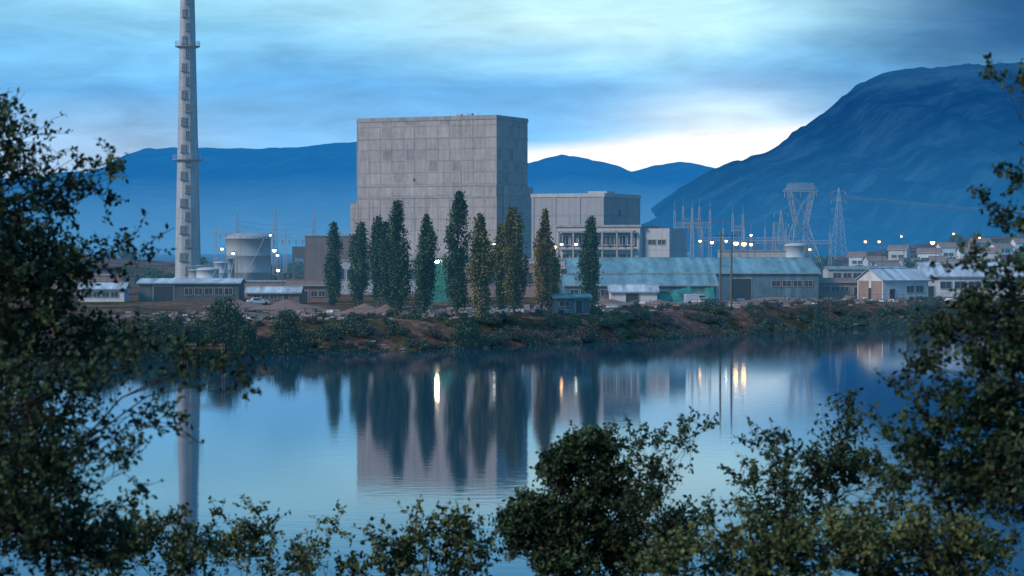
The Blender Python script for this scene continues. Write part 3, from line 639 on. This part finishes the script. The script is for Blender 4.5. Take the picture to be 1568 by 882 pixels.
# ------------------------------------------------------------------ cars
def car(px,D,rz,c,van=False):
    e=root('parked_van' if van else 'parked_car',px,D,rz); h=1.9 if van else 1.38
    if van: pr=[(-2.2,.35),(2.2,.35),(2.2,.9),(1.9,1.1),(1.45,h-.05),(1.2,h),(-2.1,h),(-2.2,h-.2)]
    else: pr=[(-2.05,.35),(2.1,.35),(2.12,.7),(1.9,.82),(1.05,.9),(.45,h-.04),(-.9,h),(-1.35,.95),(-2.0,.88),(-2.1,.6)]
    n=len(pr); V=[]; ins=[(.0 if z<.95 else .14) for _,z in pr]
    for s_ in(-1,1): V+=[(x,s_*(.82-i_),z) for (x,z),i_ in zip(pr,ins)]
    me=bpy.data.meshes.new('body'); me.from_pydata(V,[],[tuple(range(n)),tuple(range(2*n-1,n-1,-1))]+[(k,k+n,(k+1)%n+n,(k+1)%n) for k in range(n)])
    pm=pmat('car_paint',c,.4,.05,1,bump=0); me.materials.append(pm); o=link(bpy.data.objects.new('body',me),e); md=o.modifiers.new('b','BEVEL'); md.width=.05; md.segments=2
    if van: bx=[(.5,1.45,-.85,.85,1.12,1.65)]
    else: bx=[(-1.05,.45,-.80,.80,.96,1.28)]
    boxes(e,'side_windows',bx,M['glass'],.05)
    for a in(-1.35,1.35):
        for s_ in(-1,1):
            tb=Tubes(14); tb.add([(a,s_*.6,.32),(a,s_*.86,.32),(a,s_*.87,.32)],[.32,.32,.05]); tb.obj('wheel',M['rubber'],e)
    boxes(e,'bumpers',[(2.1,2.2,-.75,.75,.4,.55),(-2.2,-2.1,-.75,.75,.4,.55)],M['steeld'],.02)
for a in [(748,368,.1,(.5,.52,.55)),(784,370,3.0,(.55,.56,.58)),(1078,428,2.8,(.5,.52,.56)),(1095,426,.2,(.1,.15,.25)),(395,432,.3,(.6,.6,.6))]: car(*a)
car(1066,436,.1,(.5,.52,.55),True)
# ------------------------------------------------------------------ yard clutter
def rubble(name,n,xr,dr,mat,smin,smax,flat=.6):
    V=[];Fc=[]
    for k in range(n):
        x=rng.uniform(*xr); y=float(shore_far(np.array([x]))[0])+rng.uniform(*dr); z=gz(x,y); s_=rng.uniform(smin,smax)
        sc=np.array([s_*rng.uniform(.6,1.8),s_*rng.uniform(.6,1.3),s_*flat*rng.uniform(.5,1.2)]); a=rng.random()*3.14
        cs=np.array([[-1,-1,0],[1,-1,0],[1,1,0],[-1,1,0],[-.8,-.8,1],[.8,-.8,1],[.8,.8,1],[-.8,.8,1]])*sc*.5+rng.normal(0,s_*.07,(8,3))
        R=np.array([[math.cos(a),-math.sin(a),0],[math.sin(a),math.cos(a),0],[0,0,1]])
        V.append(cs@R.T+np.array([x,y,z-.05])); Fc.append(BOXF+8*k)
    npmesh(name,np.vstack(V),np.vstack(Fc),mat)
M['rock']=pmat('rubble_stone',(.30,.23,.19),.95,.4,2)
rubble('rubble',900,(-65,120),(16,75),M['rock'],.3,1.3)
rubble('bank_rocks',300,(-65,120),(-1,8),M['rock'],.2,.7)
rubble('timber_stacks',120,(-60,110),(28,75),M['wood'],.8,2.4,.5)
rubble('pale_site_materials',110,(-60,110),(26,72),M['white'],.5,1.6,.6)
rubble('rusty_site_materials',140,(-60,110),(26,72),M['brick'],.6,2.2,.7)
e=empty('spoil_heap'); V=[];Fc=[];c=0
for px,D,r,h in [(925,432,7,1.6),(1010,424,6,1.2),(1180,446,8,1.5),(560,372,6,1.8),(590,370,5,1.5),(440,400,8,1.6),(360,420,7,1.5)]:
    x=SX(px,D); z=gz(x,D)
    a,rr=np.meshgrid(np.linspace(0,2*np.pi,28),np.linspace(0,1,9)); xx=x+np.cos(a)*rr*r; yy=D+np.sin(a)*rr*r*.6
    zz=z-.1+h*(1-rr)**1.1*(.7+.6*fbm(xx*.5,yy*.5,3,4)); V.append(np.stack([xx,yy,zz],-1).reshape(-1,3))
    i=(np.arange(8)[:,None]*28+np.arange(27)[None,:]).ravel()+c; Fc.append(np.stack([i,i+1,i+29,i+28],-1)); c+=252
npmesh('earth',np.vstack(V),np.vstack(Fc),pmat('red_earth',(.23,.135,.10),.95,.35,1.5,streak=False),e,smooth=True)
D=262; x=SX(283,D); e=empty('intake_gantry',(x,D,0)); tb=Tubes(5); w=57*D/F; h=SZ(528,D)
for a in (0,w):
    for yy in(0,2): tb.add([(a,yy,-2),(a,yy,h)],.05)
for zz in (h,h-.45):
    for yy in(0,2): tb.add([(0,yy,zz),(w,yy,zz)],.04)
for k in range(8):
    a=k*w/8; tb.add([(a,0,h-.45),(a+w/16,0,h)],.025); tb.add([(a+w/16,0,h),(a+w/8,0,h-.45)],.025); tb.add([(a,0,h),(a,2,h)],.025)
tb.add([(0,0,h-.45),(w,0,1)],.025); tb.obj('frame',M['tile'],e)
e=empty('site_fence'); tb=Tubes(4); X_=np.arange(-60,120,3.0); pts=[]
for x in X_:
    y=float(np.interp(x,[-150,-40,-8,34,75,200],[318,340,362,412,458,545])); z=gz(x,y); tb.add([(x,y,z-.2),(x,y,z+1.6)],.04); pts.append((x,y,z+1.5))
tb.add(pts,.02); tb.add(np.array(pts)-[0,0,.7],.02); tb.obj('posts_and_wire',M['steeld'],e)
# haze put into the materials: blue emission that grows with distance across the valley
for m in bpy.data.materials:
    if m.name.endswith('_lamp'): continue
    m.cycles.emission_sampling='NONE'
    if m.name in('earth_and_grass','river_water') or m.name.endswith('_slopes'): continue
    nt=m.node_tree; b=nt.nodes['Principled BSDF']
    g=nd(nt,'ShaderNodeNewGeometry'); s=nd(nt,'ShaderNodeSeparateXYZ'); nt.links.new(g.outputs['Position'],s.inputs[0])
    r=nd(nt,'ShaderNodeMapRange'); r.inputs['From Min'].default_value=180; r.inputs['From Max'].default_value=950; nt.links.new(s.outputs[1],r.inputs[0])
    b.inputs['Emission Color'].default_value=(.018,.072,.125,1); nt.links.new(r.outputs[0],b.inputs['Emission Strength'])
# ------------------------------------------------------------------ world
w=bpy.data.worlds.new('World'); scene.world=w; w.use_nodes=True; nt=w.node_tree
for n in list(nt.nodes): nt.nodes.remove(n)
out=nd(nt,'ShaderNodeOutputWorld')
SE=math.radians(30); SR=math.radians(238)
sky=nd(nt,'ShaderNodeTexSky',sky_type='NISHITA'); sky.sun_disc=False; sky.sun_elevation=SE; sky.sun_rotation=SR
bgs=nd(nt,'ShaderNodeBackground'); bgs.inputs[1].default_value=.05; nt.links.new(sky.outputs[0],bgs.inputs[0])
tc=nd(nt,'ShaderNodeTexCoord'); s=nd(nt,'ShaderNodeSeparateXYZ'); nt.links.new(tc.outputs['Generated'],s.inputs[0])
def mt(op,a,b_=None,c=None):
    x=nd(nt,'ShaderNodeMath',operation=op)
    for i_,v in enumerate((a,b_,c)):
        if v is None: continue
        if isinstance(v,(int,float)): x.inputs[i_].default_value=v
        else: nt.links.new(v,x.inputs[i_])
    return x.outputs[0]
def sm(v,a,b_,lo=0,hi=1):
    x=nd(nt,'ShaderNodeMapRange',interpolation_type='SMOOTHSTEP'); nt.links.new(v,x.inputs[0])
    x.inputs[1].default_value=a; x.inputs[2].default_value=b_; x.inputs[3].default_value=lo; x.inputs[4].default_value=hi; return x.outputs[0]
def mixc(f,a,b_):
    x=nd(nt,'ShaderNodeMix',data_type='RGBA')
    if isinstance(f,(int,float)): x.inputs[0].default_value=f
    else: nt.links.new(f,x.inputs[0])
    for k,v in ((6,a),(7,b_)):
        if isinstance(v,tuple): x.inputs[k].default_value=(*v,1)
        else: nt.links.new(v,x.inputs[k])
    return x.outputs[2]
def noise(sc,detail,loc=(0,0,0),rough=.55):
    mp=nd(nt,'ShaderNodeMapping'); mp.inputs['Scale'].default_value=sc; mp.inputs['Location'].default_value=loc; nt.links.new(tc.outputs['Generated'],mp.inputs[0])
    n=nd(nt,'ShaderNodeTexNoise'); n.inputs['Scale'].default_value=1; n.inputs['Detail'].default_value=detail; n.inputs['Roughness'].default_value=rough; n.inputs['Distortion'].default_value=.4
    nt.links.new(mp.outputs[0],n.inputs['Vector']); return n.outputs[0]
nA=noise((7,7,34),6,(1.3,0,.2)); nB=noise((16,16,80),7,(3,1,0),.6); 
x_=s.outputs[0]; z_=s.outputs[2]
zp=mt('ADD',z_,mt('MULTIPLY',mt('SUBTRACT',nA,.5),.045))
r=ramp(nt,[(0,(.28,.60,.96)),(.15,(.29,.62,.98)),(.24,(.22,.55,.95)),(.34,(.145,.46,.87)),(.44,(.22,.60,.95)),(.54,(.36,.76,.98)),(.64,(.19,.55,.90)),(.82,(.08,.36,.70)),(1,(.12,.42,.75))])
nt.links.new(mt('MULTIPLY',zp,5.0),r.inputs[0])
c=r.outputs[0]
c=mixc(mt('MULTIPLY',sm(x_,-.10,-.17),sm(z_,.07,.035)),c,(.42,.64,.92))
d1=mt('POWER',mt('DIVIDE',mt('SUBTRACT',x_,.035),.10),2); d2=mt('POWER',mt('DIVIDE',mt('SUBTRACT',zp,.100),.016),2)
g=mt('EXPONENT',mt('MULTIPLY',mt('ADD',d1,d2),-1)); c=mixc(mt('MULTIPLY',g,.85),c,(.64,.94,1.0))
c=mixc(mt('MULTIPLY',sm(x_,.09,.22),sm(z_,.055,.09)),c,(.018,.12,.32))
c=mixc(mt('MULTIPLY',mt('MULTIPLY',sm(x_,-.14,-.23),sm(z_,.07,.1)),.4),c,(.07,.25,.52))
d1=mt('POWER',mt('DIVIDE',mt('SUBTRACT',x_,.090),.042),2); d2=mt('POWER',mt('DIVIDE',mt('SUBTRACT',z_,.053),.016),2)
g=mt('EXPONENT',mt('MULTIPLY',mt('ADD',d1,d2),-1)); c=mixc(mt('MULTIPLY',g,.9),c,(.76,.92,1.0))
gap=mt('MULTIPLY',mt('MULTIPLY',sm(x_,-.04,.005),sm(x_,.165,.135)),sm(mt('SUBTRACT',mt('ADD',z_,mt('MULTIPLY',mt('SUBTRACT',nA,.5),.010)),mt('MULTIPLY',x_,.080)),.0475,.0400))
c=mixc(gap,c,(1.0,1.0,.97))
f=mt('ADD',mt('MULTIPLY',nB,.85),mt('MULTIPLY',nA,.6)); f=mt('ADD',f,.26)
f=mt('MAXIMUM',f,mt('MULTIPLY',gap,1.12)); f=mt('MAXIMUM',f,mt('MULTIPLY',g,1.05))
v=nd(nt,'ShaderNodeVectorMath',operation='SCALE'); nt.links.new(c,v.inputs[0]); nt.links.new(mt('MULTIPLY',f,sm(z_,.2,.75,.95,1.4)),v.inputs['Scale'])
bgc=nd(nt,'ShaderNodeBackground'); nt.links.new(v.outputs[0],bgc.inputs[0]); bgc.inputs[1].default_value=1.10
ad=nd(nt,'ShaderNodeMixShader'); ad.inputs[0].default_value=.95
nt.links.new(bgs.outputs[0],ad.inputs[1]); nt.links.new(bgc.outputs[0],ad.inputs[2]); nt.links.new(ad.outputs[0],out.inputs[0])
sd=bpy.data.lights.new('sun','SUN'); sd.energy=2.1; sd.angle=math.radians(14); sd.color=(1,.79,.64)
so=bpy.data.objects.new('sun',sd); col.objects.link(so)
pos=Vector((math.sin(SR)*math.cos(SE),math.cos(SR)*math.cos(SE),math.sin(SE))); so.rotation_euler=pos.to_track_quat('Z','Y').to_euler()
cd=bpy.data.cameras.new('camera'); cam=bpy.data.objects.new('camera',cd); col.objects.link(cam); scene.camera=cam
cam.location=(0,0,CH); cd.sensor_width=36; cd.lens=36*F/1568; cam.rotation_euler=(math.radians(90)-math.atan((441-HY)/F),0,0)
cd.clip_end=30000; cd.clip_start=.5
cd.dof.use_dof=True; cd.dof.focus_distance=400; cd.dof.aperture_fstop=2.2
scene.view_settings.view_transform='Standard'; scene.view_settings.look='None'; scene.view_settings.exposure=0
print('verts',sum(len(o.data.vertices) for o in scene.objects if o.type=='MESH'))
